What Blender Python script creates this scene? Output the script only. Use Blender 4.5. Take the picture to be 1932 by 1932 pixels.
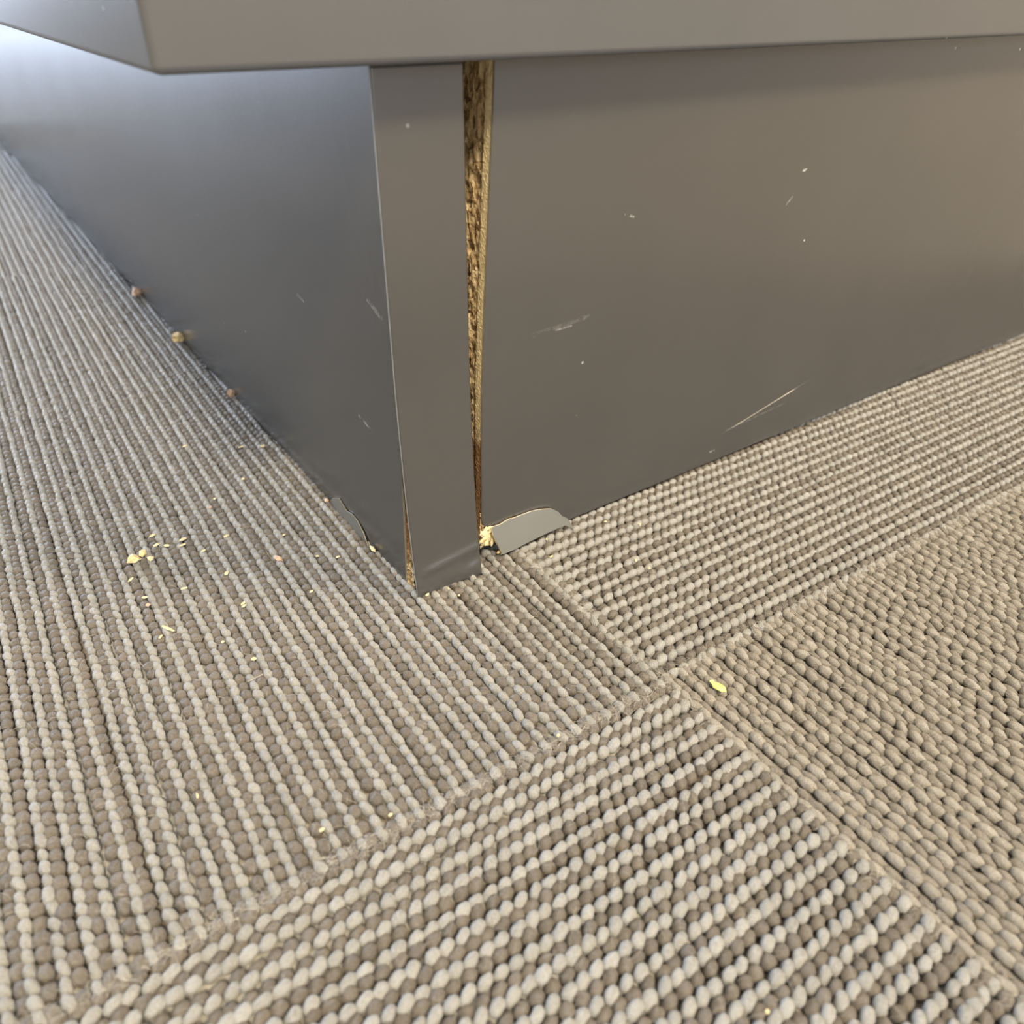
import bpy, bmesh, math, random
import numpy as np
from mathutils import Vector, Matrix, noise as mn

for o in list(bpy.data.objects):
    bpy.data.objects.remove(o, do_unlink=True)
scn = bpy.context.scene
C = scn.collection
rng = np.random.default_rng(7)
random.seed(7)

# ---------------------------------------------------------------- camera
F_PX, YAW, PITCH, ROLL = 1474.5, 0.6201, 0.5963, 0.0118
CAM = np.array([-0.0872, -0.1774, 0.1625])
fw = np.array([math.sin(YAW) * math.cos(PITCH), math.cos(YAW) * math.cos(PITCH), -math.sin(PITCH)])
rt0 = np.array([math.cos(YAW), -math.sin(YAW), 0.0])
up0 = np.cross(rt0, fw)
rt = math.cos(ROLL) * rt0 + math.sin(ROLL) * up0
up = -math.sin(ROLL) * rt0 + math.cos(ROLL) * up0
cd = bpy.data.cameras.new('camera')
cam = bpy.data.objects.new('camera', cd)
C.objects.link(cam)
cam.matrix_world = Matrix(((rt[0], up[0], -fw[0], CAM[0]), (rt[1], up[1], -fw[1], CAM[1]),
                           (rt[2], up[2], -fw[2], CAM[2]), (0, 0, 0, 1)))
cd.sensor_fit = 'HORIZONTAL'
cd.sensor_width = 36.0
cd.lens = F_PX / 1932 * 36.0
cd.clip_start = 0.005
cd.clip_end = 60
cd.dof.use_dof = True
cd.dof.focus_distance = 0.245
cd.dof.aperture_fstop = 15.0
scn.camera = cam

# ---------------------------------------------------------------- world, lights, exposure
w = bpy.data.worlds.new('world')
scn.world = w
w.use_nodes = True
w.node_tree.nodes['Background'].inputs[0].default_value = (0.75, 0.85, 1.0, 1)
w.node_tree.nodes['Background'].inputs[1].default_value = 1.0


def area(name, loc, target, sx, sy, power, col, spread=math.pi):
    l = bpy.data.lights.new(name, 'AREA')
    l.shape = 'RECTANGLE'
    l.size, l.size_y, l.energy, l.color, l.spread = sx, sy, power, col, spread
    o = bpy.data.objects.new(name, l)
    C.objects.link(o)
    o.location = loc
    o.rotation_euler = (Vector(target) - Vector(loc)).to_track_quat('-Z', 'Y').to_euler()
    return o


# ceiling panels of the room, and daylight through the windows in the back and front walls
area('ceiling_lamp_near', (-0.6, -2.0, 2.56), (-0.6, -2.0, 0), 0.6, 0.6, 90, (1.0, 0.86, 0.63))
area('ceiling_lamp_right', (2.2, -1.6, 2.56), (2.2, -1.6, 0), 0.6, 1.2, 98, (1.0, 0.80, 0.53))
area('window_daylight_back', (-1.25, 3.96, 0.72), (-1.1, 0, 0.5), 1.8, 1.2, 170, (0.60, 0.74, 1.0))
area('window_daylight_front', (0.5, -4.94, 1.15), (0.4, 0, 0.9), 1.8, 2.1, 100, (0.60, 0.74, 1.0))

scn.view_settings.view_transform = 'Standard'
scn.view_settings.look = 'None'
scn.view_settings.gamma = 1.0
scn.view_settings.use_curve_mapping = False
scn.view_settings.exposure = 0.68
scn.cycles.max_bounces = 6
scn.cycles.diffuse_bounces = 3
scn.cycles.glossy_bounces = 3

# ---------------------------------------------------------------- helpers


def ray(px, py):
    d = fw + (px - 966.0) / F_PX * rt - (py - 966.0) / F_PX * up
    return d / np.linalg.norm(d)


def on_plane(px, py, axis, val):
    d = ray(px, py)
    t = (val - CAM[axis]) / d[axis]
    return CAM + t * d


def tag(o, label=None, cat=None, group=None, kind=None):
    if label: o['label'] = label
    if cat: o['category'] = cat
    if group: o['group'] = group
    if kind: o['kind'] = kind
    return o


def link(name, me, parent=None, mats=()):
    o = bpy.data.objects.new(name, me)
    C.objects.link(o)
    for m in mats:
        if m.name not in [x.name for x in me.materials if x]:
            me.materials.append(m)
    if parent: o.parent = parent
    return o


def bm_obj(name, bm, mats, parent=None, smooth=False):
    me = bpy.data.meshes.new(name)
    bmesh.ops.recalc_face_normals(bm, faces=bm.faces)
    bm.to_mesh(me)
    bm.free()
    if smooth:
        for p in me.polygons: p.use_smooth = True
    return link(name, me, parent, mats)


def box(bm, x0, x1, y0, y1, z0, z1, bevel=0, seg=2):
    vs = [bm.verts.new(p) for p in ((x0, y0, z0), (x1, y0, z0), (x1, y1, z0), (x0, y1, z0),
                                     (x0, y0, z1), (x1, y0, z1), (x1, y1, z1), (x0, y1, z1))]
    fs = [bm.faces.new([vs[i] for i in q]) for q in ((0, 1, 2, 3), (4, 5, 6, 7), (0, 1, 5, 4), (1, 2, 6, 5), (2, 3, 7, 6), (3, 0, 4, 7))]
    if bevel:
        es = list({e for f in fs for e in f.edges})
        bmesh.ops.bevel(bm, geom=es, offset=bevel, segments=seg, affect='EDGES', profile=0.5)


def prism(poly, axis, a, b, to3):
    """closed slab from a 2D outline; to3(u, v, w) -> xyz, w from a to b"""
    bm = bmesh.new()
    A = [bm.verts.new(to3(u, v, a)) for u, v in poly]
    B = [bm.verts.new(to3(u, v, b)) for u, v in poly]
    bm.faces.new(A)
    bm.faces.new(B[::-1])
    n = len(poly)
    for i in range(n):
        f = bm.faces.new((A[i], A[(i + 1) % n], B[(i + 1) % n], B[i]))
        f.material_index = 1
    return bm


class NT:
    """tiny node-tree builder"""

    def __init__(s, name):
        s.m = bpy.data.materials.new(name)
        s.m.use_nodes = True
        s.t = s.m.node_tree
        s.b = s.t.nodes['Principled BSDF']

    def n(s, kind, **kw):
        nd = s.t.nodes.new(kind)
        for k, v in kw.items():
            if k in nd.inputs.keys() if isinstance(k, str) else False:
                s.put(nd.inputs[k], v)
            else:
                setattr(nd, k, v)
        return nd

    def put(s, sock, v):
        if hasattr(v, 'is_output'):
            s.t.links.new(v, sock)
        else:
            sock.default_value = v

    def math(s, op, a, b=None, c=None, clamp=False):
        nd = s.t.nodes.new('ShaderNodeMath')
        nd.operation = op
        nd.use_clamp = clamp
        for i, v in enumerate((a, b, c)):
            if v is not None: s.put(nd.inputs[i], v)
        return nd.outputs[0]

    def vmath(s, op, a, b=None, scale=None):
        nd = s.t.nodes.new('ShaderNodeVectorMath')
        nd.operation = op
        s.put(nd.inputs[0], a)
        if b is not None: s.put(nd.inputs[1], b)
        if scale is not None: s.put(nd.inputs['Scale'], scale)
        return nd.outputs['Value'] if op in ('LENGTH', 'DOT_PRODUCT', 'DISTANCE') else nd.outputs[0]

    def noise(s, vec, scale, detail=3, rough=0.55):
        nd = s.t.nodes.new('ShaderNodeTexNoise')
        s.put(nd.inputs['Vector'], vec)
        nd.inputs['Scale'].default_value = scale
        nd.inputs['Detail'].default_value = detail
        nd.inputs['Roughness'].default_value = rough
        return nd.outputs[0]

    def ramp(s, fac, stops):
        nd = s.t.nodes.new('ShaderNodeValToRGB')
        s.put(nd.inputs[0], fac)
        el = nd.color_ramp.elements
        while len(el) < len(stops): el.new(0.5)
        for e, (p, c) in zip(el, stops):
            e.position = p
            e.color = (*c, 1)
        return nd.outputs[0]

    def mix(s, fac, a, b, blend='MIX'):
        nd = s.t.nodes.new('ShaderNodeMix')
        nd.data_type = 'RGBA'
        nd.blend_type = blend
        s.put(nd.inputs[0], fac)
        s.put(nd.inputs[6], a if hasattr(a, 'is_output') else (*a, 1))
        s.put(nd.inputs[7], b if hasattr(b, 'is_output') else (*b, 1))
        return nd.outputs[2]

    def smooth(s, v, lo, hi):
        nd = s.t.nodes.new('ShaderNodeMapRange')
        nd.interpolation_type = 'SMOOTHSTEP'
        s.put(nd.inputs[0], v)
        nd.inputs[1].default_value = lo
        nd.inputs[2].default_value = hi
        return nd.outputs[0]

    def pos(s):
        return s.t.nodes.new('ShaderNodeNewGeometry').outputs['Position']

    def bump(s, h, strength, dist, prev=None):
        nd = s.t.nodes.new('ShaderNodeBump')
        nd.inputs['Strength'].default_value = strength
        nd.inputs['Distance'].default_value = dist
        s.put(nd.inputs['Height'], h)
        if prev is not None: s.put(nd.inputs['Normal'], prev)
        return nd.outputs[0]


def plain(name, col, rough=0.6, var=0.06, scale=30.0):
    k = NT(name)
    f = k.noise(k.pos(), scale, 3)
    k.put(k.b.inputs['Base Color'], k.ramp(f, [(0.3, tuple(c * (1 - var) for c in col)), (0.7, tuple(min(1, c * (1 + var)) for c in col))]))
    k.b.inputs['Roughness'].default_value = rough
    return k.m


# ---------------------------------------------------------------- materials
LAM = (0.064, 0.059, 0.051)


def laminate(name, scratches=(), creases=(), rough=0.235, LAM=LAM):
    """satin grey laminate with specks of dust, scuffs and scratches at fixed places on the board"""
    k = NT(name)
    P = k.pos()
    cloud = k.noise(P, 18.0, 4)
    base = k.ramp(cloud, [(0.25, tuple(c * 0.95 for c in LAM)), (0.75, tuple(c * 1.06 for c in LAM))])
    # sparse dust specks
    v = k.t.nodes.new('ShaderNodeTexVoronoi')
    v.inputs['Scale'].default_value = 105.0
    k.put(v.inputs['Vector'], P)
    sep = k.t.nodes.new('ShaderNodeSeparateColor')
    k.put(sep.inputs[0], v.outputs['Color'])
    pick = k.math('GREATER_THAN', sep.outputs[0], 0.78)
    size = k.math('MULTIPLY_ADD', sep.outputs[1], 0.045, 0.012)
    dot = k.math('MULTIPLY', k.math('LESS_THAN', v.outputs['Distance'], size), pick)
    dot = k.math('MULTIPLY', dot, k.math('MULTIPLY_ADD', sep.outputs[2], 0.6, 0.15))
    mask = dot
    brk = k.noise(P, 420.0, 3)
    for a, b, wd, st in scratches:
        ab = Vector(b) - Vector(a)
        rel = k.vmath('SUBTRACT', P, tuple(a))
        t = k.math('DIVIDE', k.vmath('DOT_PRODUCT', rel, tuple(ab)), ab.length_squared, clamp=True)
        near = k.vmath('SCALE', tuple(ab), scale=t)
        d = k.vmath('DISTANCE', rel, near)
        m = k.math('SUBTRACT', 1.0, k.smooth(d, wd * 0.3, wd))
        m = k.math('MULTIPLY', k.math('MULTIPLY', m, k.smooth(brk, 0.38, 0.68)), st)
        mask = k.math('MAXIMUM', mask, m)
    col = k.mix(mask, base, (0.55, 0.53, 0.47))
    k.put(k.b.inputs['Base Color'], col)
    smear = k.noise(P, 9.0, 3)
    k.put(k.b.inputs['Roughness'], k.math('MULTIPLY_ADD', smear, 0.10, rough - 0.05))
    k.b.inputs['Specular IOR Level'].default_value = 0.7
    h = k.math('MULTIPLY', k.noise(P, 2600.0, 2), 0.5)
    nrm = k.bump(h, 0.05, 0.0002)
    for a, b, up_, wid, amp in creases:
        ab = Vector(b) - Vector(a)
        upv = Vector(up_).normalized()
        rel = k.vmath('SUBTRACT', P, tuple(a))
        t = k.math('DIVIDE', k.vmath('DOT_PRODUCT', rel, tuple(ab)), ab.length_squared)
        inside = k.math('MULTIPLY', k.smooth(t, -0.15, 0.35), k.math('SUBTRACT', 1.0, k.smooth(t, 0.75, 1.5)))
        s_ = k.vmath('DOT_PRODUCT', rel, tuple(upv))
        step = k.math('SUBTRACT', 1.0, k.smooth(s_, -0.0003, 0.0003))
        fade = k.smooth(s_, -wid, 0.0)
        hh = k.math('MULTIPLY', k.math('MULTIPLY', step, fade), inside)
        nrm = k.bump(hh, 1.0, amp, nrm)
    k.put(k.b.inputs['Normal'], nrm)
    return k.m


def P3(px, py, axis, val):
    return tuple(on_plane(px, py, axis, val))


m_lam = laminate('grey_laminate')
m_lam_body_lit = laminate('grey_laminate_body_lit', LAM=(0.104, 0.099, 0.091))  # plinth laminate made paler: brighter light on the body put into its colour
m_lam_front = laminate('grey_laminate_front_panel', scratches=[
    (P3(1002, 634, 1, 0), P3(1110, 597, 1, 0), 0.0010, 0.13),
    (P3(1049, 623, 1, 0), P3(1078, 615, 1, 0), 0.0005, 0.30),
    (P3(1515, 322, 1, 0), P3(1522, 320, 1, 0), 0.0006, 0.8),
    (P3(1484, 385, 1, 0), P3(1495, 372, 1, 0), 0.0006, 0.3),
    (P3(1180, 405, 1, 0), P3(1196, 409, 1, 0), 0.0005, 0.4),
    (P3(1340, 853, 1, 0), P3(1347, 850, 1, 0), 0.0007, 0.8),
    (P3(1370, 812, 1, 0), P3(1482, 760, 1, 0), 0.0005, 0.14)],
    creases=[(P3(1370, 814, 1, 0), P3(1486, 760, 1, 0), (-0.2, 0, 1), 0.022, 0.0007)])
m_lam_side = laminate('grey_laminate_side_panel', scratches=[
    (P3(692, 563, 0, 0), P3(719, 600, 0, 0), 0.0011, 0.45),
    (P3(678, 785, 0, 0), P3(704, 815, 0, 0), 0.0008, 0.4),
    (P3(560, 555, 0, 0), P3(572, 568, 0, 0), 0.001, 0.2)])
m_flap_lit = laminate('lit_pale_laminate', LAM=(0.150, 0.143, 0.115), rough=0.40)  # paler than the panels: light caught by the leaning pieces put into the colour
m_edge = plain('laminate_cut_edge', (0.25, 0.23, 0.175), 0.55, 0.2, 300)


def chipboard(name, stain_lo, stain_hi, stain=0.8, skin=False):
    k = NT(name)
    P = k.pos()
    warp = k.vmath('MULTIPLY', P, (1.0, 1.0, 0.55))
    a = k.noise(warp, 900.0, 4, 0.6)
    v = k.t.nodes.new('ShaderNodeTexVoronoi')
    v.inputs['Scale'].default_value = 750.0
    k.put(v.inputs['Vector'], k.vmath('ADD', k.vmath('MULTIPLY', P, (1.0, 1.0, 0.4)), k.vmath('SCALE', k.t.nodes.new('ShaderNodeNewGeometry').outputs['Position'], scale=0.2)))
    sep = k.t.nodes.new('ShaderNodeSeparateColor')
    k.put(sep.inputs[0], v.outputs['Color'])
    f = k.math('ADD', k.math('MULTIPLY', a, 0.6), k.math('MULTIPLY', sep.outputs[0], 0.4))
    col = k.ramp(f, [(0.22, (0.12, 0.065, 0.028)), (0.38, (0.40, 0.27, 0.13)), (0.55, (0.68, 0.51, 0.28)), (0.78, (0.84, 0.70, 0.44))])
    xyz = k.t.nodes.new('ShaderNodeSeparateXYZ')
    k.put(xyz.inputs[0], P)
    if skin:  # pressed boards have a finer, paler surface layer
        col = k.mix(k.math('SUBTRACT', 1.0, k.smooth(xyz.outputs[1], 0.0036, 0.0056)), col, k.ramp(a, [(0.3, (0.62, 0.48, 0.25)), (0.6, (0.90, 0.76, 0.46))]))
    zz = k.math('ADD', xyz.outputs[2], k.math('MULTIPLY_ADD', k.noise(P, 220.0, 3), 0.012, -0.006))
    band = k.math('MULTIPLY', k.smooth(zz, stain_lo - 0.004, stain_lo + 0.004), k.math('SUBTRACT', 1.0, k.smooth(zz, stain_hi - 0.004, stain_hi + 0.004)))
    wet = k.ramp(a, [(0.3, (0.06, 0.022, 0.006)), (0.6, (0.33, 0.13, 0.035)), (0.75, (0.6, 0.34, 0.13))])
    k.put(k.b.inputs['Base Color'], k.mix(k.math('MULTIPLY', band, stain), col, wet))
    k.b.inputs['Roughness'].default_value = 0.8
    k.put(k.b.inputs['Normal'], k.bump(f, 0.9, 0.0006))
    return k.m


m_chip_front = chipboard('chipboard_front', 0.008, 0.045, 0.85, True)
m_chip_side = chipboard('chipboard_side', 0.012, 0.05, 0.9)
m_crumb = plain('chipboard_crumb', (0.80, 0.60, 0.28), 0.75, 0.25, 900)
m_crumb_pale = plain('chipboard_flake_pale', (0.74, 0.60, 0.32), 0.7, 0.2, 900)
m_crumb_tan = plain('chipboard_crumb_tan', (0.62, 0.42, 0.27), 0.8, 0.3, 900)
m_paper = plain('yellow_paper', (0.88, 0.84, 0.24), 0.6, 0.03, 300)
m_dark = plain('dark_cavity_board', (0.06, 0.045, 0.03), 0.9)


def yarn(name, lo, hi):
    k = NT(name)
    fib = k.n('ShaderNodeAttribute', attribute_name='fib').outputs['Vector']
    rnd = k.n('ShaderNodeAttribute', attribute_name='rnd').outputs['Fac']
    st = k.noise(k.vmath('MULTIPLY', fib, (1.1, 1.9, 9.0)), 2.3, 4, 0.7)
    st = k.math('MULTIPLY_ADD', st, 2.4, -0.7, clamp=True)
    f = k.math('ADD', k.math('MULTIPLY', st, 0.72), k.math('MULTIPLY', rnd, 0.28))
    k.put(k.b.inputs['Base Color'], k.ramp(f, [(0.15, lo), (0.80, hi)]))
    k.b.inputs['Roughness'].default_value = 0.5
    k.b.inputs['Sheen Weight'].default_value = 0.25
    k.put(k.b.inputs['Normal'], k.bump(st, 1.0, 0.0006))
    return k.m


m_light = yarn('light_yarn', (0.42, 0.395, 0.335), (0.74, 0.71, 0.63))
m_brown = yarn('brown_yarn', (0.135, 0.107, 0.074), (0.35, 0.285, 0.21))
m_tanl = yarn('tan_yarn_light', (0.42, 0.365, 0.28), (0.74, 0.665, 0.54))
m_tand = yarn('tan_yarn_dark', (0.25, 0.207, 0.15), (0.54, 0.46, 0.35))
m_fuzz = plain('fuzz_fibre', (0.62, 0.57, 0.48), 0.5)


def backing(name, nx, ny, x0, y0):
    """worn ribbed carpet beyond the modelled loops: alternate light and brown rows across (nx, ny)"""
    k = NT(name)
    P = k.vmath('SUBTRACT', k.pos(), (x0, y0, 0))
    wob = k.math('MULTIPLY', k.noise(P, 300, 2), 0.0012)
    t = k.math('ADD', k.vmath('DOT_PRODUCT', P, (nx, ny, 0)), wob)
    f = k.math('MULTIPLY_ADD', k.math('COSINE', k.math('MULTIPLY', t, 2 * math.pi / 0.0051)), 0.38, 0.5)
    f = k.math('ADD', f, k.math('MULTIPLY_ADD', k.noise(P, 500, 3), 0.4, -0.2))
    k.put(k.b.inputs['Base Color'], k.ramp(f, [(0.15, (0.17, 0.138, 0.10)), (0.85, (0.48, 0.45, 0.39))]))
    k.b.inputs['Roughness'].default_value = 0.9
    k.put(k.b.inputs['Normal'], k.bump(f, 0.6, 0.0012))
    return k.m


m_back_v = backing('ribbed_carpet_along_side', math.cos(-0.0298), math.sin(-0.0298), 0.0394, -0.0749)
m_back_u = backing('ribbed_carpet_along_front', -math.sin(-0.0298), math.cos(-0.0298), 0.0394, -0.0749)
m_floor = plain('carpet_floor', (0.33, 0.29, 0.24), 0.9, 0.2, 200)
m_wall = plain('wall_paint', (0.55, 0.53, 0.49), 0.7, 0.02)
m_ceil = plain('ceiling_paint', (0.66, 0.65, 0.62), 0.8, 0.02)
m_frame = plain('white_frame', (0.75, 0.75, 0.74), 0.4, 0.02)

# ---------------------------------------------------------------- room
X0, X1, Y0, Y1, ZC = -3.0, 4.0, -5.0, 4.0, 2.6
ZS = -0.006


def struct(name, args, mat, parent=None):
    bm = bmesh.new()
    for a in args: box(bm, *a)
    o = bm_obj(name, bm, [mat], parent)
    if not parent: o['kind'] = 'structure'
    return o


floor = struct('floor', [(X0, X1, Y0, Y1, ZS - 0.05, ZS)], m_floor)
struct('ceiling', [(X0, X1, Y0, Y1, ZC, ZC + 0.05)], m_ceil)
struct('wall_left', [(X0 - 0.05, X0, Y0, Y1, ZS - .05, ZC + 0.05)], m_wall)
struct('wall_right', [(X1, X1 + 0.05, Y0, Y1, ZS - .05, ZC + 0.05)], m_wall)


def window_wall(wname, name, y0, y1, wx0, wx1, wz0, wz1):
    struct(wname, [(X0, wx0, y0, y1, ZS - .05, ZC + 0.05), (wx1, X1, y0, y1, ZS - .05, ZC + 0.05),
                   (wx0, wx1, y0, y1, ZS - .05, wz0), (wx0, wx1, y0, y1, wz1, ZC + 0.05)], m_wall)
    f = 0.05
    struct(name, [(wx0, wx0 + f, y0, y1, wz0, wz1), (wx1 - f, wx1, y0, y1, wz0, wz1),
                  (wx0 + f, wx1 - f, y0, y1, wz0, wz0 + f), (wx0 + f, wx1 - f, y0, y1, wz1 - f, wz1)], m_frame)


window_wall('wall_back', 'window_1', Y1, Y1 + 0.05, -2.2, -0.3, 0.08, 1.40)
window_wall('wall_front', 'window_2', Y0 - 0.05, Y0, -0.45, 1.45, 0.05, 2.25)

# ---------------------------------------------------------------- carpet tiles
JX, JY, TH = 0.0394, -0.0749, -0.0298
cB = np.array([math.cos(TH), math.sin(TH)])
cA = np.array([-math.sin(TH), math.cos(TH)])
TS = 0.5
ZT = -0.0031            # top of the tile backing
DV = 0.0018             # the two left tiles meet slightly nearer the viewer
PITCH_R, PITCH_B = 0.0051, 0.00365


def w2(u, v):
    return JX + u * cB[0] + v * cA[0], JY + u * cB[1] + v * cA[1]


def bead_template(ns, nr):
    s = np.linspace(-1, 1, nr + 2)[1:-1]
    s = np.sin(s * math.pi / 2) * 0.985
    phi = np.arange(ns) / ns * 2 * math.pi - math.pi / 2
    rr = np.power(np.clip(1 - np.abs(s) ** 2.3, 0, 1), 0.5)
    S = np.concatenate([[-1.0], np.repeat(s, ns), [1.0]])
    R = np.concatenate([[0.0], np.repeat(rr, ns), [0.0]])
    PH = np.concatenate([[0.0], np.tile(phi, nr), [0.0]])
    tri = []
    for j in range(ns):
        tri.append((0, 1 + (j + 1) % ns, 1 + j))
        e = len(S) - 1
        o = 1 + (nr - 1) * ns
        tri.append((e, o + j, o + (j + 1) % ns))
    for i in range(nr - 1):
        for j in range(ns):
            a = 1 + i * ns + j
            b = 1 + i * ns + (j + 1) % ns
            tri.append((a, b, b + ns))
            tri.append((a, b + ns, a + ns))
    return S, R, PH, np.array(tri)


TPL = [bead_template(14, 7), bead_template(10, 5), bead_template(8, 4), bead_template(6, 3)]


def cam_xy(P):
    d = P - CAM
    z = d @ fw
    return 966 + F_PX * (d @ rt) / np.maximum(z, 1e-4), 966 - F_PX * (d @ up) / np.maximum(z, 1e-4), z


def make_pile(name, parent, centers, dirs, half, zc, mat, twist, tilt):
    """centers (n,2), dirs (2,) row direction, half=(a,b,c)"""
    n = len(centers)
    if n == 0: return None
    P = np.column_stack([centers, np.full(n, zc)])
    dist = np.linalg.norm(P - CAM, axis=1)
    fx, fy, fz = cam_xy(P)
    dist = np.where((fx > -20) & (fx < 1952) & (fy > -20) & (fy < 1952), dist, 20)
    V, T, A, Rn, off = [], [], [], [], 0
    for lev, (lo, hi) in enumerate(((0, 0.235), (0.235, 0.36), (0.36, 9), (9, 99))):
        idx = np.where((dist >= lo) & (dist < hi))[0]
        if len(idx) == 0: continue
        S, R, PH, tri = TPL[lev]
        m = len(idx)
        a = half[0] * rng.uniform(0.9, 1.12, (m, 1))
        b = half[1] * rng.uniform(0.9, 1.12, (m, 1))
        c = half[2] * rng.uniform(0.9, 1.1, (m, 1))
        ph0 = rng.uniform(0, 6.28, (m, 1))
        ply = 1 + 0.06 * np.cos(3 * PH[None] + 3.2 * S[None] + ph0) + 0.03 * np.cos(6 * PH[None] - 4 * S[None] + 2 * ph0) + rng.normal(0, 0.06, (m, len(S)))
        x = a * S[None]
        y = b * R[None] * ply * np.cos(PH)[None]
        z = c * R[None] * ply * np.sin(PH)[None]
        ti = tilt + rng.normal(0, 0.09, (m, 1))
        x, z = x * np.cos(ti) - z * np.sin(ti), x * np.sin(ti) + z * np.cos(ti)
        tw = twist + rng.normal(0, 0.13, (m, 1))
        x, y = x * np.cos(tw) - y * np.sin(tw), x * np.sin(tw) + y * np.cos(tw)
        px = P[idx, 0:1] + x * dirs[0] - y * dirs[1]
        py = P[idx, 1:2] + x * dirs[1] + y * dirs[0]
        pz = P[idx, 2:3] + z + rng.normal(0, 0.00014, (m, 1))
        V.append(np.stack([px, py, pz], -1).reshape(-1, 3))
        k = len(S)
        T.append((tri[None] + (np.arange(m) * k)[:, None, None] + off).reshape(-1, 3))
        rn = rng.uniform(0, 1, (m, 1))
        A.append(np.stack([np.broadcast_to(S[None] * 2, (m, k)), np.broadcast_to(PH[None] + 0.9 * S[None], (m, k)), np.broadcast_to(rn * 40, (m, k))], -1).reshape(-1, 3))
        Rn.append(np.broadcast_to(rn, (m, k)).reshape(-1))
        off += m * k
    V, T, A, Rn = np.concatenate(V), np.concatenate(T), np.concatenate(A), np.concatenate(Rn)
    me = bpy.data.meshes.new(name)
    me.vertices.add(len(V))
    me.vertices.foreach_set('co', V.astype(np.float32).ravel())
    me.loops.add(len(T) * 3)
    me.loops.foreach_set('vertex_index', T.astype(np.int32).ravel())
    me.polygons.add(len(T))
    me.polygons.foreach_set('loop_start', (np.arange(len(T)) * 3).astype(np.int32))
    me.polygons.foreach_set('use_smooth', np.ones(len(T), bool))
    at = me.attributes.new('fib', 'FLOAT_VECTOR', 'POINT')
    at.data.foreach_set('vector', A.astype(np.float32).ravel())
    at = me.attributes.new('rnd', 'FLOAT', 'POINT')
    at.data.foreach_set('value', Rn.astype(np.float32))
    me.update()
    o = link(name, me, parent, [mat])
    o['kind'] = 'stuff'
    return o


def visible(c):
    P = np.column_stack([c, np.zeros(len(c))])
    x, y, z = cam_xy(P)
    mrg = 0.15 * F_PX / np.maximum(z, 0.08)
    ok = ((z > 0.05) & (x > -mrg) & (x < 1932 + mrg) & (y > -mrg) & (y < 1932 + mrg)) | (np.linalg.norm(c - np.array([0.0, -0.08]), axis=1) < 0.26)
    hid = (c[:, 0] > 0.0075) & (c[:, 1] > 0.0075)
    return ok & ~hid & (np.linalg.norm(c, axis=1) < 1.15)


def fuzz(parent, pts, dirs):
    """stray fibres: thin three-sided bent slivers"""
    V, Fc = [], []
    for (x, y), d in zip(pts, dirs):
        L = random.uniform(0.0012, 0.0042)
        a = d + random.gauss(0, 0.9)
        r = random.uniform(0.000010, 0.000026)
        z0 = random.uniform(-0.0012, 0.0002)
        lift = random.uniform(0.0, 0.0011)
        bend = random.gauss(0, 0.6)
        base = len(V)
        for i in range(4):
            t = i / 3
            aa = a + bend * t
            cx, cy = x + L * t * math.cos(aa), y + L * t * math.sin(aa)
            cz = z0 + lift * math.sin(t * 2.4)
            for q in range(3):
                g = q * 2.094
                V.append((cx - math.sin(aa) * r * math.cos(g), cy + math.cos(aa) * r * math.cos(g), cz + r * math.sin(g)))
        for i in range(3):
            for q in range(3):
                p0 = base + i * 3
                Fc.append((p0 + q, p0 + (q + 1) % 3, p0 + 3 + (q + 1) % 3, p0 + 3 + q))
    if not V: return
    me = bpy.data.meshes.new('stray_fuzz')
    me.from_pydata(V, [], Fc)
    o = link('stray_fuzz', me, parent, [m_fuzz])
    o['kind'] = 'stuff'


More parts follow.
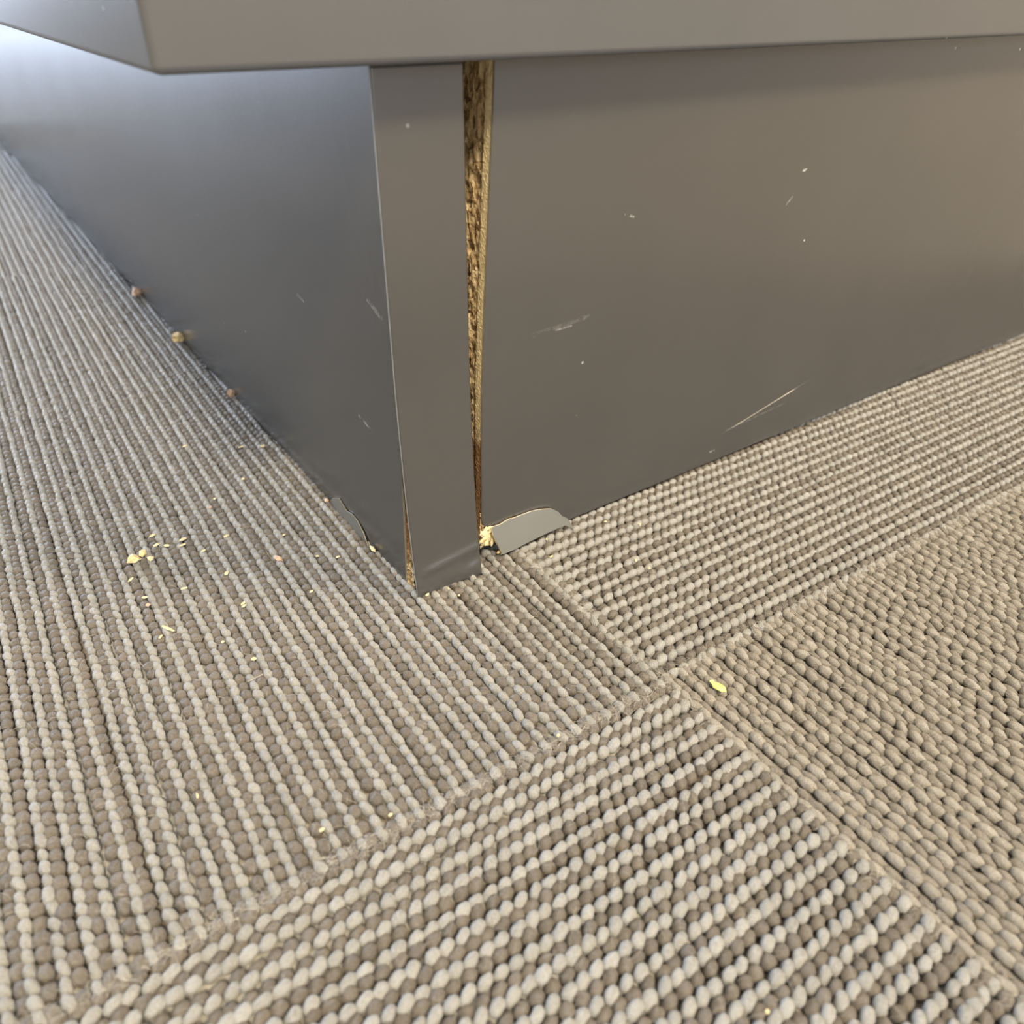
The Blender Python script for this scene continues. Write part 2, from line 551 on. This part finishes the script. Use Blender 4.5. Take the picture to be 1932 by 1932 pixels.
def tile(u0, v0, along_v, tan=False, off=0.0010, twist=0.2, tilt=0.22, cut=(0, 0)):
    """one 50 cm tile, lower-left corner (u0, v0) in the tile grid"""
    g = 0.0004
    vlo, vhi = v0 + cut[0], v0 + TS + cut[1]
    bm = bmesh.new()
    co = [w2(u0 + g, vlo + g), w2(u0 + TS - g, vlo + g), w2(u0 + TS - g, vhi - g), w2(u0 + g, vhi - g)]
    A = [bm.verts.new((*p, ZS)) for p in co]
    B = [bm.verts.new((*p, ZT)) for p in co]
    bm.faces.new(A[::-1]); bm.faces.new(B)
    for i in range(4): bm.faces.new((A[i], A[(i + 1) % 4], B[(i + 1) % 4], B[i]))
    t = bm_obj('carpet_tile', bm, [m_back_v if along_v else m_back_u], floor)
    t.parent = floor
    e0, e1 = (u0, u0 + TS) if along_v else (vlo, vhi)          # across the rows
    f0, f1 = (vlo, vhi) if along_v else (u0, u0 + TS)           # along the rows
    seam_hi = abs(e1) < 0.01
    allp = []
    phases = rng.uniform(-0.5, 0.5, 140)
    for kind in (0, 1):
        n = int(TS / PITCH_R) + 3
        r = off + (np.arange(-2, n)) * PITCH_R + kind * (PITCH_R * 0.40 if tan else PITCH_R / 2)
        rows = (e1 - r) if seam_hi else (e0 + r)
        rows = rows[(rows > e0 + 0.0006) & (rows < e1 - 0.0006)]
        nb = int(TS / (PITCH_B * (1.12 if tan else 1.0)))
        s = np.linspace(f0 + 0.0012, f1 - 0.0012, nb)
        R_, S_ = np.meshgrid(rows, s, indexing='ij')
        ph = (phases[:len(rows), None] + 0.5 * kind) * PITCH_B
        S_ = S_ + ph * np.clip(np.minimum(S_ - f0, f1 - S_) / 0.012, 0, 1) + rng.normal(0, 0.00022, S_.shape)
        wob = np.cumsum(rng.normal(0, 0.00006, R_.shape), axis=1)
        wob -= wob.mean(1, keepdims=True)
        R_ = R_ + np.clip(wob, -0.0005, 0.0005) + rng.normal(0, 0.00009, R_.shape)
        ok = (S_ > f0 + 0.0004) & (S_ < f1 - 0.0004)
        R_, S_ = R_[ok], S_[ok]
        U, Vv = (R_, S_) if along_v else (S_, R_)
        c = np.column_stack(w2(U, Vv))
        c = c[visible(c)] if len(c) else c
        if len(c) == 0: continue
        d = cA if along_v else cB
        if kind == 0:
            make_pile('light_pile', t, c, d, (0.00265, 0.00125, 0.00160) if tan else (0.00218, 0.00126 if along_v else 0.00142, 0.00168), -0.00155, m_tanl if tan else m_light, twist, tilt)
        else:
            make_pile('brown_pile', t, c, d, (0.00255, 0.00125, 0.00150) if tan else (0.00192, 0.00164 if along_v else 0.00150, 0.00150), -0.00172 if along_v else -0.00185, m_tand if tan else m_brown, twist, tilt)
        allp.append(c)
    if allp:
        c = np.concatenate(allp)
        near = c[np.linalg.norm(c - CAM[:2], axis=1) < 0.45]
        pick = near[rng.random(len(near)) < 0.8]
        ang = math.atan2(*(cA if along_v else cB)[::-1])
        pts = [tuple(p + rng.normal(0, 0.001, 2)) for p in pick]
        dr = [ang] * len(pts)
        # frayed yarn ends along the seams
        for sgn in range(2):
            for q in range(520):
                tt = rng.uniform(0, 0.24)
                if sgn == 0:
                    uu, vv = (rng.normal(0, 0.0010), (v0 + tt) if v0 > -0.01 else -tt)
                else:
                    uu, vv = ((u0 + tt) if u0 > -0.01 else -tt, rng.normal(-DV * (u0 < -0.1), 0.0010))
                p = w2(uu, vv)
                if p[0] > 0.006 and p[1] > 0.006: continue
                pts.append(p)
                dr.append(rng.uniform(0, 6.28))
        fuzz(t, pts, dr)
    return t


tile(-TS, 0.0, True, off=0.0011, twist=0.16, tilt=0.20, cut=(-DV, 0))            # under the side panel
tile(0.0, 0.0, False, off=0.0010, twist=0.24, tilt=0.15)                          # under the front panel
tile(0.0, -TS, True, tan=True, off=0.0010, twist=0.10, tilt=0.24)                 # right of the junction
tile(-TS, -TS, False, off=0.0036, twist=0.40, tilt=0.20, cut=(0, -DV))            # nearest
for iu in range(-3, 3):
    for iv in range(-3, 3):
        if iu in (-1, 0) and iv in (-1, 0): continue
        tile(iu * TS, iv * TS, (iu + iv) % 2 == 0, off=0.001)

# ---------------------------------------------------------------- cabinet
H = 0.1479
OV = 0.012
cab = bpy.data.objects.new('cabinet', None)
C.objects.link(cab)
tag(cab, 'grey laminate cabinet with overhanging body on a chipped recessed plinth', 'cabinet')
ZB = -0.0028
XR, YR = 1.15, 1.15
xl = float(on_plane(292, 148, 1, -OV)[0])

# body above the plinth
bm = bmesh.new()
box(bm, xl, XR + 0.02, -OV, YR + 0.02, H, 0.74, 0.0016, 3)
body = bm_obj('cabinet_body', bm, [m_lam_body_lit], cab, True)
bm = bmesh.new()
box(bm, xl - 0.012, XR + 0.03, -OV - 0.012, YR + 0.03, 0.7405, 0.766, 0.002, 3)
bm_obj('cabinet_top', bm, [m_lam_body_lit], cab)


def outline(px, axis):
    """pixels on a face to (u, z)"""
    q = [on_plane(a, b, axis, 0.0) for a, b in px]
    return [(float(p[0 if axis == 1 else 1]), float(p[2])) for p in q]


# side panel: laminate sheet whose front edge has come away near the floor
sk = [(0.0, H), (0.0, 0.062), (0.0005, 0.050), (0.0011, 0.040), (0.0016, 0.030), (0.0021, 0.022), (0.0028, 0.013), (0.0034, 0.006), (0.0038, 0.0), (0.0039, ZB), (YR, ZB), (YR, H)]
bm = prism(sk, 0, 0.0, 0.0008, lambda u, v, w_: (w_, u, v))
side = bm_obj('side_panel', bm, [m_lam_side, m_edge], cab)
bm = bmesh.new()
box(bm, 0.0012, 0.0254, 0.004, YR, ZB, H - 0.0002)
bm_obj('chipboard_core', bm, [m_chip_side], side)


def rough_grid(name, fn, nu, nv, mat, parent):
    bm = bmesh.new()
    V = [[bm.verts.new(fn(i / nu, j / nv)) for j in range(nv + 1)] for i in range(nu + 1)]
    for i in range(nu):
        for j in range(nv):
            bm.faces.new((V[i][j], V[i + 1][j], V[i + 1][j + 1], V[i][j + 1]))
    return bm_obj(name, bm, [mat], parent, False)


def nz(x, y, z, s):
    return mn.noise(Vector((x * s, y * s, z * s)))


def f_side(a, b):
    y = 0.0002 + a * 0.0095
    z = ZB + b * 0.070
    d = 0.00045 * nz(3, y, z, 900) + 0.0004 * nz(9, y, z, 380)
    pit = max(0, nz(5, y, z, 520) - 0.25) * 0.0035
    return (0.0007 + d + pit + 0.0005 * (1 - a) ** 6, y, z)


rough_grid('chipboard_edge', f_side, 22, 170, m_chip_side, side)

# lifted sliver of laminate along the foot of the side panel
lp = outline([(621, 955), (630, 939), (641, 939), (657, 964), (665, 968), (676, 981), (689, 1005), (694, 1018), (698, 1030), (687, 1029), (669, 1013), (645, 984)], 0)
lp = [(max(u, 0.004), max(v, ZB)) for u, v in lp]


def lift(u, v, w_):
    return (0.0001 - max(0.0, (0.0105 - v)) * 0.06 - w_, u, v)


bm = prism(lp, 0, 0.0, 0.00035, lift)
bm_obj('lifted_laminate', bm, [m_flap_lit, m_edge], side)

# front panel: sheet, broken lower corner, raw chipboard end
ends = outline([(934, 118), (932, 183), (926, 330), (919.5, 480), (914, 620), (910, 750), (910, 904), (910, 985)], 1)


def xe(z):
    zs = [p[1] for p in ends][::-1]
    xs = [p[0] for p in ends][::-1]
    return float(np.interp(z, zs, xs))


crack = outline([(913, 992), (922, 994), (940, 988), (960, 976), (985, 969), (1012, 960), (1035, 957), (1050, 963), (1062, 980), (1070, 988)], 1)
sk = [(xe(H), H)] + [(xe(z), z) for _, z in ends if z < H - 0.003] + crack + [(crack[-1][0] + 0.0006, 0.0015), (XR, 0.0015), (XR, H)]
bm = prism(sk, 1, 0.0, 0.0008, lambda u, v, w_: (u, w_, v))
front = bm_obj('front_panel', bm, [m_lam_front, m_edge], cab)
bm = bmesh.new()
box(bm, xe(H) + 0.0075, XR, 0.0036, 0.0254, ZB, H - 0.0002)
box(bm, xe(H) + 0.0075, XR, 0.0008, 0.0036, 0.0022, H - 0.0002)
bm_obj('chipboard_core', bm, [m_chip_front], front)


def f_end(a, b):
    y = 0.0006 + a * 0.0248
    z = 0.0045 + b * (H - 0.0045 - 0.0003)
    core = min(1.0, max(0.0, (y - 0.0044) / 0.0014))
    d = 0.00018 * nz(1, y, z, 1500)
    d += core * (0.0006 * nz(4, y, z * 0.6, 700) + 0.0005 * nz(8, y, z * 0.7, 330))
    pit = core * max(0, nz(2, y * 1.2, z * 0.65, 420) - 0.12) * 0.011
    hollow = 0.0
    return (xe(z) + 0.0003 + 0.0006 * core + d + pit + hollow, y, z)


rough_grid('chipboard_end', f_end, 62, 330, m_chip_front, front)


def f_corner(a, b):
    x = xe(0.006) + a * 0.0200
    z = 0.0034 + 0.0016 * nz(x, 2, 1, 500) * (1 - b) + b * 0.0145
    d = 0.0009 * nz(x, 3, z, 520) + 0.0005 * nz(x, 6, z, 1100)
    return (x, 0.0014 + d, z)


rough_grid('chipboard_corner', f_corner, 60, 60, m_crumb, front)

# broken flap of laminate leaning out at its foot
fl = outline([(925, 993), (940, 988), (958, 978), (966, 976), (984, 969), (1000, 963), (1012, 960), (1028, 957.5), (1036, 957), (1046, 961), (1052, 968), (1060, 971),
              (1065, 979), (1070, 988)], 1)
fb = [on_plane(a, b, 1, -0.0036) for a, b in [(1066, 992), (1040, 1003), (1000, 1022), (970, 1037), (948, 1046), (943, 1033), (936, 1015)]]
fl += [(float(p[0]), float(max(p[2], -0.0012))) for p in fb]
ztop = max(v for _, v in fl)


def flap_y(u, v):
    return -0.0002 - 0.0034 * ((ztop - v) / ztop) ** 0.9


bm = bmesh.new()
A = [bm.verts.new((u, flap_y(u, v), v)) for u, v in fl]
B = [bm.verts.new((u, flap_y(u, v) - 0.0007, v + 0.0002)) for u, v in fl]
bm.faces.new(A); bm.faces.new(B[::-1])
for i in range(len(fl)):
    f = bm.faces.new((A[i], A[(i + 1) % len(fl)], B[(i + 1) % len(fl)], B[i]))
    f.material_index = 1
m_white = plain('laminate_torn_edge', (0.75, 0.70, 0.58), 0.6, 0.2, 900)
flap = bm_obj('laminate_flap', bm, [m_flap_lit, m_white], front)
flap['label'] = 'broken piece of grey laminate leaning out at the foot'


def chunk_mesh(name, sx, sy, sz, seed, mat, jit=0.35, sub=1):
    r = random.Random(seed)
    bm = bmesh.new()
    bmesh.ops.create_icosphere(bm, subdivisions=sub, radius=1)
    for v in bm.verts:
        k = 1 + r.uniform(-jit, jit)
        v.co = Vector((v.co.x * sx * k, v.co.y * sy * k, v.co.z * sz * (1 + r.uniform(-jit, jit) * 0.6)))
    me = bpy.data.meshes.new(name)
    bm.to_mesh(me)
    bm.free()
    me.materials.append(mat)
    return me


# splinters of chipboard hanging in the broken corner
spl = [(915, 1004, 4.6, 2.4, 60), (921, 1012, 5.2, 2.6, 100), (912, 1018, 4.2, 2.6, 30), (926, 1000, 3.4, 1.6, 40), (930, 1012, 4.0, 1.4, 115), (934, 1018, 4.6, 1.4, 110),
       (928, 1022, 3.8, 1.5, 85), (938, 1024, 3.4, 1.3, 105), (922, 996, 3.4, 1.6, 10), (943, 1031, 2.2, 1.0, 60), (942, 1040, 3.2, 0.9, 25), (946, 1043, 1.6, 0.8, 70), (910, 1008, 3.0, 2.0, 90), (917, 1024, 2.6, 1.6, 45)]
for i, (px, py, L, wd, ang) in enumerate(spl):
    p = on_plane(px, py, 1, 0.0001 if i < 9 else -0.0012)
    me = chunk_mesh('splinter', L * 0.5e-3, 0.6e-3, wd * 0.5e-3, 40 + i, m_crumb if i % 3 else m_crumb_pale, 0.25)
    o = link('splinter', me, front)
    o.location = p
    o.rotation_euler = (0.3 * math.sin(i), -math.radians(ang), 0.25 * math.cos(i * 2))

# corner strip: thin edging that has pulled forward at its foot
TSTRIP = 0.0238
NU, NV = 36, 150


def f_strip(a, b, back):
    z = -0.0022 + b * (H + 0.0016)
    pull = 0.0040 * max(0.0, (0.075 - z) / 0.075) ** 1.7
    x = -0.0005 + a * TSTRIP
    curl = 0.0008 * math.exp(-((z - 0.0025) / 0.0045) ** 2) * (0.35 + 0.65 * a)
    dent = 0.0005 * math.exp(-((x - 0.0195) / 0.0032) ** 2 - ((z - 0.0052 - 0.12 * (x - 0.0195)) / 0.0016) ** 2)
    crease = 0.0006 * math.exp(-((z - 0.0075 - 0.10 * x) / 0.0014) ** 2) * min(1, x / 0.006)
    y = -0.0001 - pull - curl + dent - crease
    return (x, y - (0 if back else 0.0008), z)


bm = bmesh.new()
Fv = [[bm.verts.new(f_strip(i / NU, j / NV, False)) for j in range(NV + 1)] for i in range(NU + 1)]
Bv = [[bm.verts.new(f_strip(i / NU, j / NV, True)) for j in range(NV + 1)] for i in range(NU + 1)]
for i in range(NU):
    for j in range(NV):
        for G in (Fv, Bv):
            f = bm.faces.new((G[i][j], G[i + 1][j], G[i + 1][j + 1], G[i][j + 1]))
            f.smooth = True
for i in range(NU):
    for j in (0, NV):
        bm.faces.new((Fv[i][j], Fv[i + 1][j], Bv[i + 1][j], Bv[i][j])).material_index = 1
for j in range(NV):
    for i in (0, NU):
        bm.faces.new((Fv[i][j], Fv[i][j + 1], Bv[i][j + 1], Bv[i][j])).material_index = 1
bm_obj('corner_strip', bm, [m_lam, m_edge], cab)

# ---------------------------------------------------------------- crumbs on the carpet
ZTOP = 0.0002


def crumb(px, py, L, wd, ht, ang, mat, label, group, name='chipboard_crumb', z=None, seed=0, jit=0.35):
    p = on_plane(px, py, 2, ZTOP + ht * 0.3e-3 if z is None else z)
    me = chunk_mesh(name, L * 0.5e-3, wd * 0.5e-3, ht * 0.5e-3, seed, mat, jit)
    o = link(name, me)
    o.location = p
    o.rotation_euler = (random.uniform(-.2, .2), random.uniform(-.2, .2), math.radians(ang))
    return tag(o, label, 'crumb', group)


crumb(252, 1054, 5.0, 4.0, 2.6, 20, m_crumb, 'largest golden chipboard crumb in the cluster on the striped carpet', None, seed=1)
crumb(269, 1042, 3.8, 2.5, 2.0, 70, m_crumb, 'two-lobed golden chipboard crumb touching the largest crumb', None, seed=2)
crumb(284, 1054, 2.4, 2.2, 2.0, 0, m_crumb_pale, 'smallest pale golden crumb of the three-crumb cluster', None, seed=3)
crumb(525, 1053, 3.6, 2.2, 1.8, 120, m_crumb_tan, 'peach chipboard chunk alone on the striped carpet beside the plinth', None, seed=4)
crumb(316, 1185, 5.6, 1.2, 0.7, -55, m_crumb_pale, 'long straw-coloured wood sliver lying on the striped carpet', None, name='wood_sliver', seed=5, jit=0.15)


def flake_kind(px, py):
    if px < 360 and py < 1045: return ('tiny pale flake beside the cluster of three golden crumbs', 'flakes beside the golden crumbs')
    if 800 < px < 900: return ('tiny pale flake just before the grey corner strip', 'flakes before the corner strip')
    if 1000 < px < 1300 and py < 1100: return ('tiny pale flake on the carpet before the front panel', 'flakes before the front panel')
    if py < 950: return ('pale flake on the carpet close along the side panel', 'flakes along the side panel')
    if py > 1350: return ('tiny pale flake near the seam in front of the plinth', 'flakes near the carpet seam')
    return ('tiny pale yellow flake strewn on the striped carpet', 'flakes strewn on the striped carpet')


for i, (px, py, L, wd, a) in enumerate([
        (288, 1010, 2.8, 1.3, 20), (295, 1028, 2.8, 1.4, 20), (314, 1029, 2.2, 1.3, -40), (344, 1018, 3.2, 1.4, 25), (344, 1028, 3.0, 1.3, -5), (427, 1011, 2.6, 1.1, 20),
        (384, 1039, 1.8, 0.9, 0), (427, 1081, 2.0, 1.4, 40), (347, 1110, 2.4, 1.0, -10), (459, 1138, 2.2, 1.1, 30), (460, 1143, 1.8, 0.8, 10), (303, 1201, 2.2, 0.7, 30), (479, 1243, 1.6, 1.2, 10),
        (273, 1127, 1.8, 1.1, 0), (247, 1093, 2.4, 1.0, 20), (459, 903, 1.8, 1.2, 50), (405, 941, 1.2, 1.0, 0), (599, 1049, 1.3, 1.0, 10), (637, 1051, 1.6, 0.8, 0), (536, 1009, 1.4, 0.8, 0),
        (420, 1211, 1.3, 0.8, 20), (587, 1116, 1.5, 0.7, 0), (349, 841, 2.4, 1.2, 0), (455, 843, 3.4, 1.3, -8), (496, 841, 3.0, 1.8, 20), (866, 1123, 1.0, 0.8, 90), (1142, 984, 1.4, 1.0, 0),
        (1207, 989, 1.2, 1.0, 60), (1200, 1057, 1.5, 1.1, 30), (1225, 1072, 1.1, 0.9, 0), (1040, 1050, 1.5, 0.7, 0), (1031, 1017, 0.9, 0.8, 0), (372, 1501, 1.5, 0.7, 80), (607, 1566, 1.4, 1.0, 0),
        (737, 1537, 1.4, 0.9, 20), (1053, 1387, 1.1, 0.9, 0), (1448, 1908, 1.1, 0.9, 0), (846, 1110, 1.0, 0.6, 30)]):
    crumb(px, py, L, wd, 0.8, a, m_crumb_pale, *flake_kind(px, py), name='chipboard_flake', seed=60 + i, jit=0.25)
for i, (px, py) in enumerate([(279, 1141), (396, 957)]):
    crumb(px, py, 2.0, 1.3, 1.0, 15, m_crumb_tan, 'small orange-tan chipboard flake on the striped carpet', 'orange-tan flakes on the carpet', name='chipboard_flake', seed=120 + i)
crumb(806, 1122, 2.2, 1.2, 0.9, 25, m_crumb_pale, 'whitish crumb at the foot of the grey corner strip', None, seed=131)

# crumbs lodged against the foot of the side panel
for i, (px, py, L, wd, ht, mat, lab) in enumerate([
        (266, 550, 8.0, 6.0, 6.0, m_crumb_tan, 'pinkish crumb against the side panel, farthest from the corner strip'),
        (345, 635, 7.0, 6.0, 6.0, m_crumb, 'rounded golden crumb with thin legs against the side panel'),
        (445, 741, 4.2, 3.6, 4.2, m_crumb_tan, 'brown crumb with a dark spike against the side panel'),
        (616, 944, 3.2, 1.6, 1.6, m_crumb_tan, 'curved tan crumb at the end of the lifted laminate'),
        (703, 1036, 5.0, 1.5, 1.5, m_crumb_pale, 'pointed pale yellow splinter against the side panel near the corner strip')]):
    hz = ht * 0.45e-3
    p = on_plane(px, py, 2, hz)
    me = chunk_mesh('chipboard_crumb', L * 0.5e-3, wd * 0.5e-3, ht * 0.5e-3, 140 + i, mat, 0.35, 2 if i < 3 else 1)
    o = link('chipboard_crumb', me)
    o.location = (min(p[0], -wd * 0.4e-3), p[1], hz)
    o.rotation_euler = (0, 0.15, math.radians(88))
    tag(o, lab, 'crumb')

# scrap of yellow paper
pp = [(1338, 1285), (1344, 1284), (1350, 1288), (1356, 1287), (1364, 1294), (1369, 1299), (1371, 1305), (1366, 1304), (1362, 1307), (1352, 1301), (1346, 1296), (1343, 1291)]
bm = bmesh.new()
q = [on_plane(a, b, 2, 0.0004) for a, b in pp]
A = [bm.verts.new((p[0], p[1], 0.0003 + 0.0003 * math.sin(i * 1.7))) for i, p in enumerate(q)]
B = [bm.verts.new((p[0], p[1], 0.0005 + 0.0003 * math.sin(i * 1.7))) for i, p in enumerate(q)]
bm.faces.new(A); bm.faces.new(B[::-1])
for i in range(len(q)): bm.faces.new((A[i], A[(i + 1) % len(q)], B[(i + 1) % len(q)], B[i]))
tag(bm_obj('paper_scrap', bm, [m_paper]), 'bright yellow scrap of paper on the tan carpet tile', 'paper')


# loose hairs
def hair(name, px, label):
    pts = [on_plane(a, b, 2, 0.0007) for a, b in px]
    cu = bpy.data.curves.new(name, 'CURVE')
    cu.dimensions = '3D'
    cu.bevel_depth = 0.00005
    cu.bevel_resolution = 1
    s = cu.splines.new('POLY')
    s.points.add(len(pts) - 1)
    for a, p in zip(s.points, pts): a.co = (*p, 1)
    tmp = bpy.data.objects.new(name + '_curve', cu)
    C.objects.link(tmp)
    me = bpy.data.meshes.new_from_object(tmp.evaluated_get(bpy.context.evaluated_depsgraph_get()))
    bpy.data.objects.remove(tmp)
    me.materials.clear()
    tag(link(name, me, None, [m_fuzz]), label, 'hair')


hair('hair', [(466, 1286), (476, 1282), (486, 1277), (496, 1272)], 'short pale hair lying across the striped carpet')
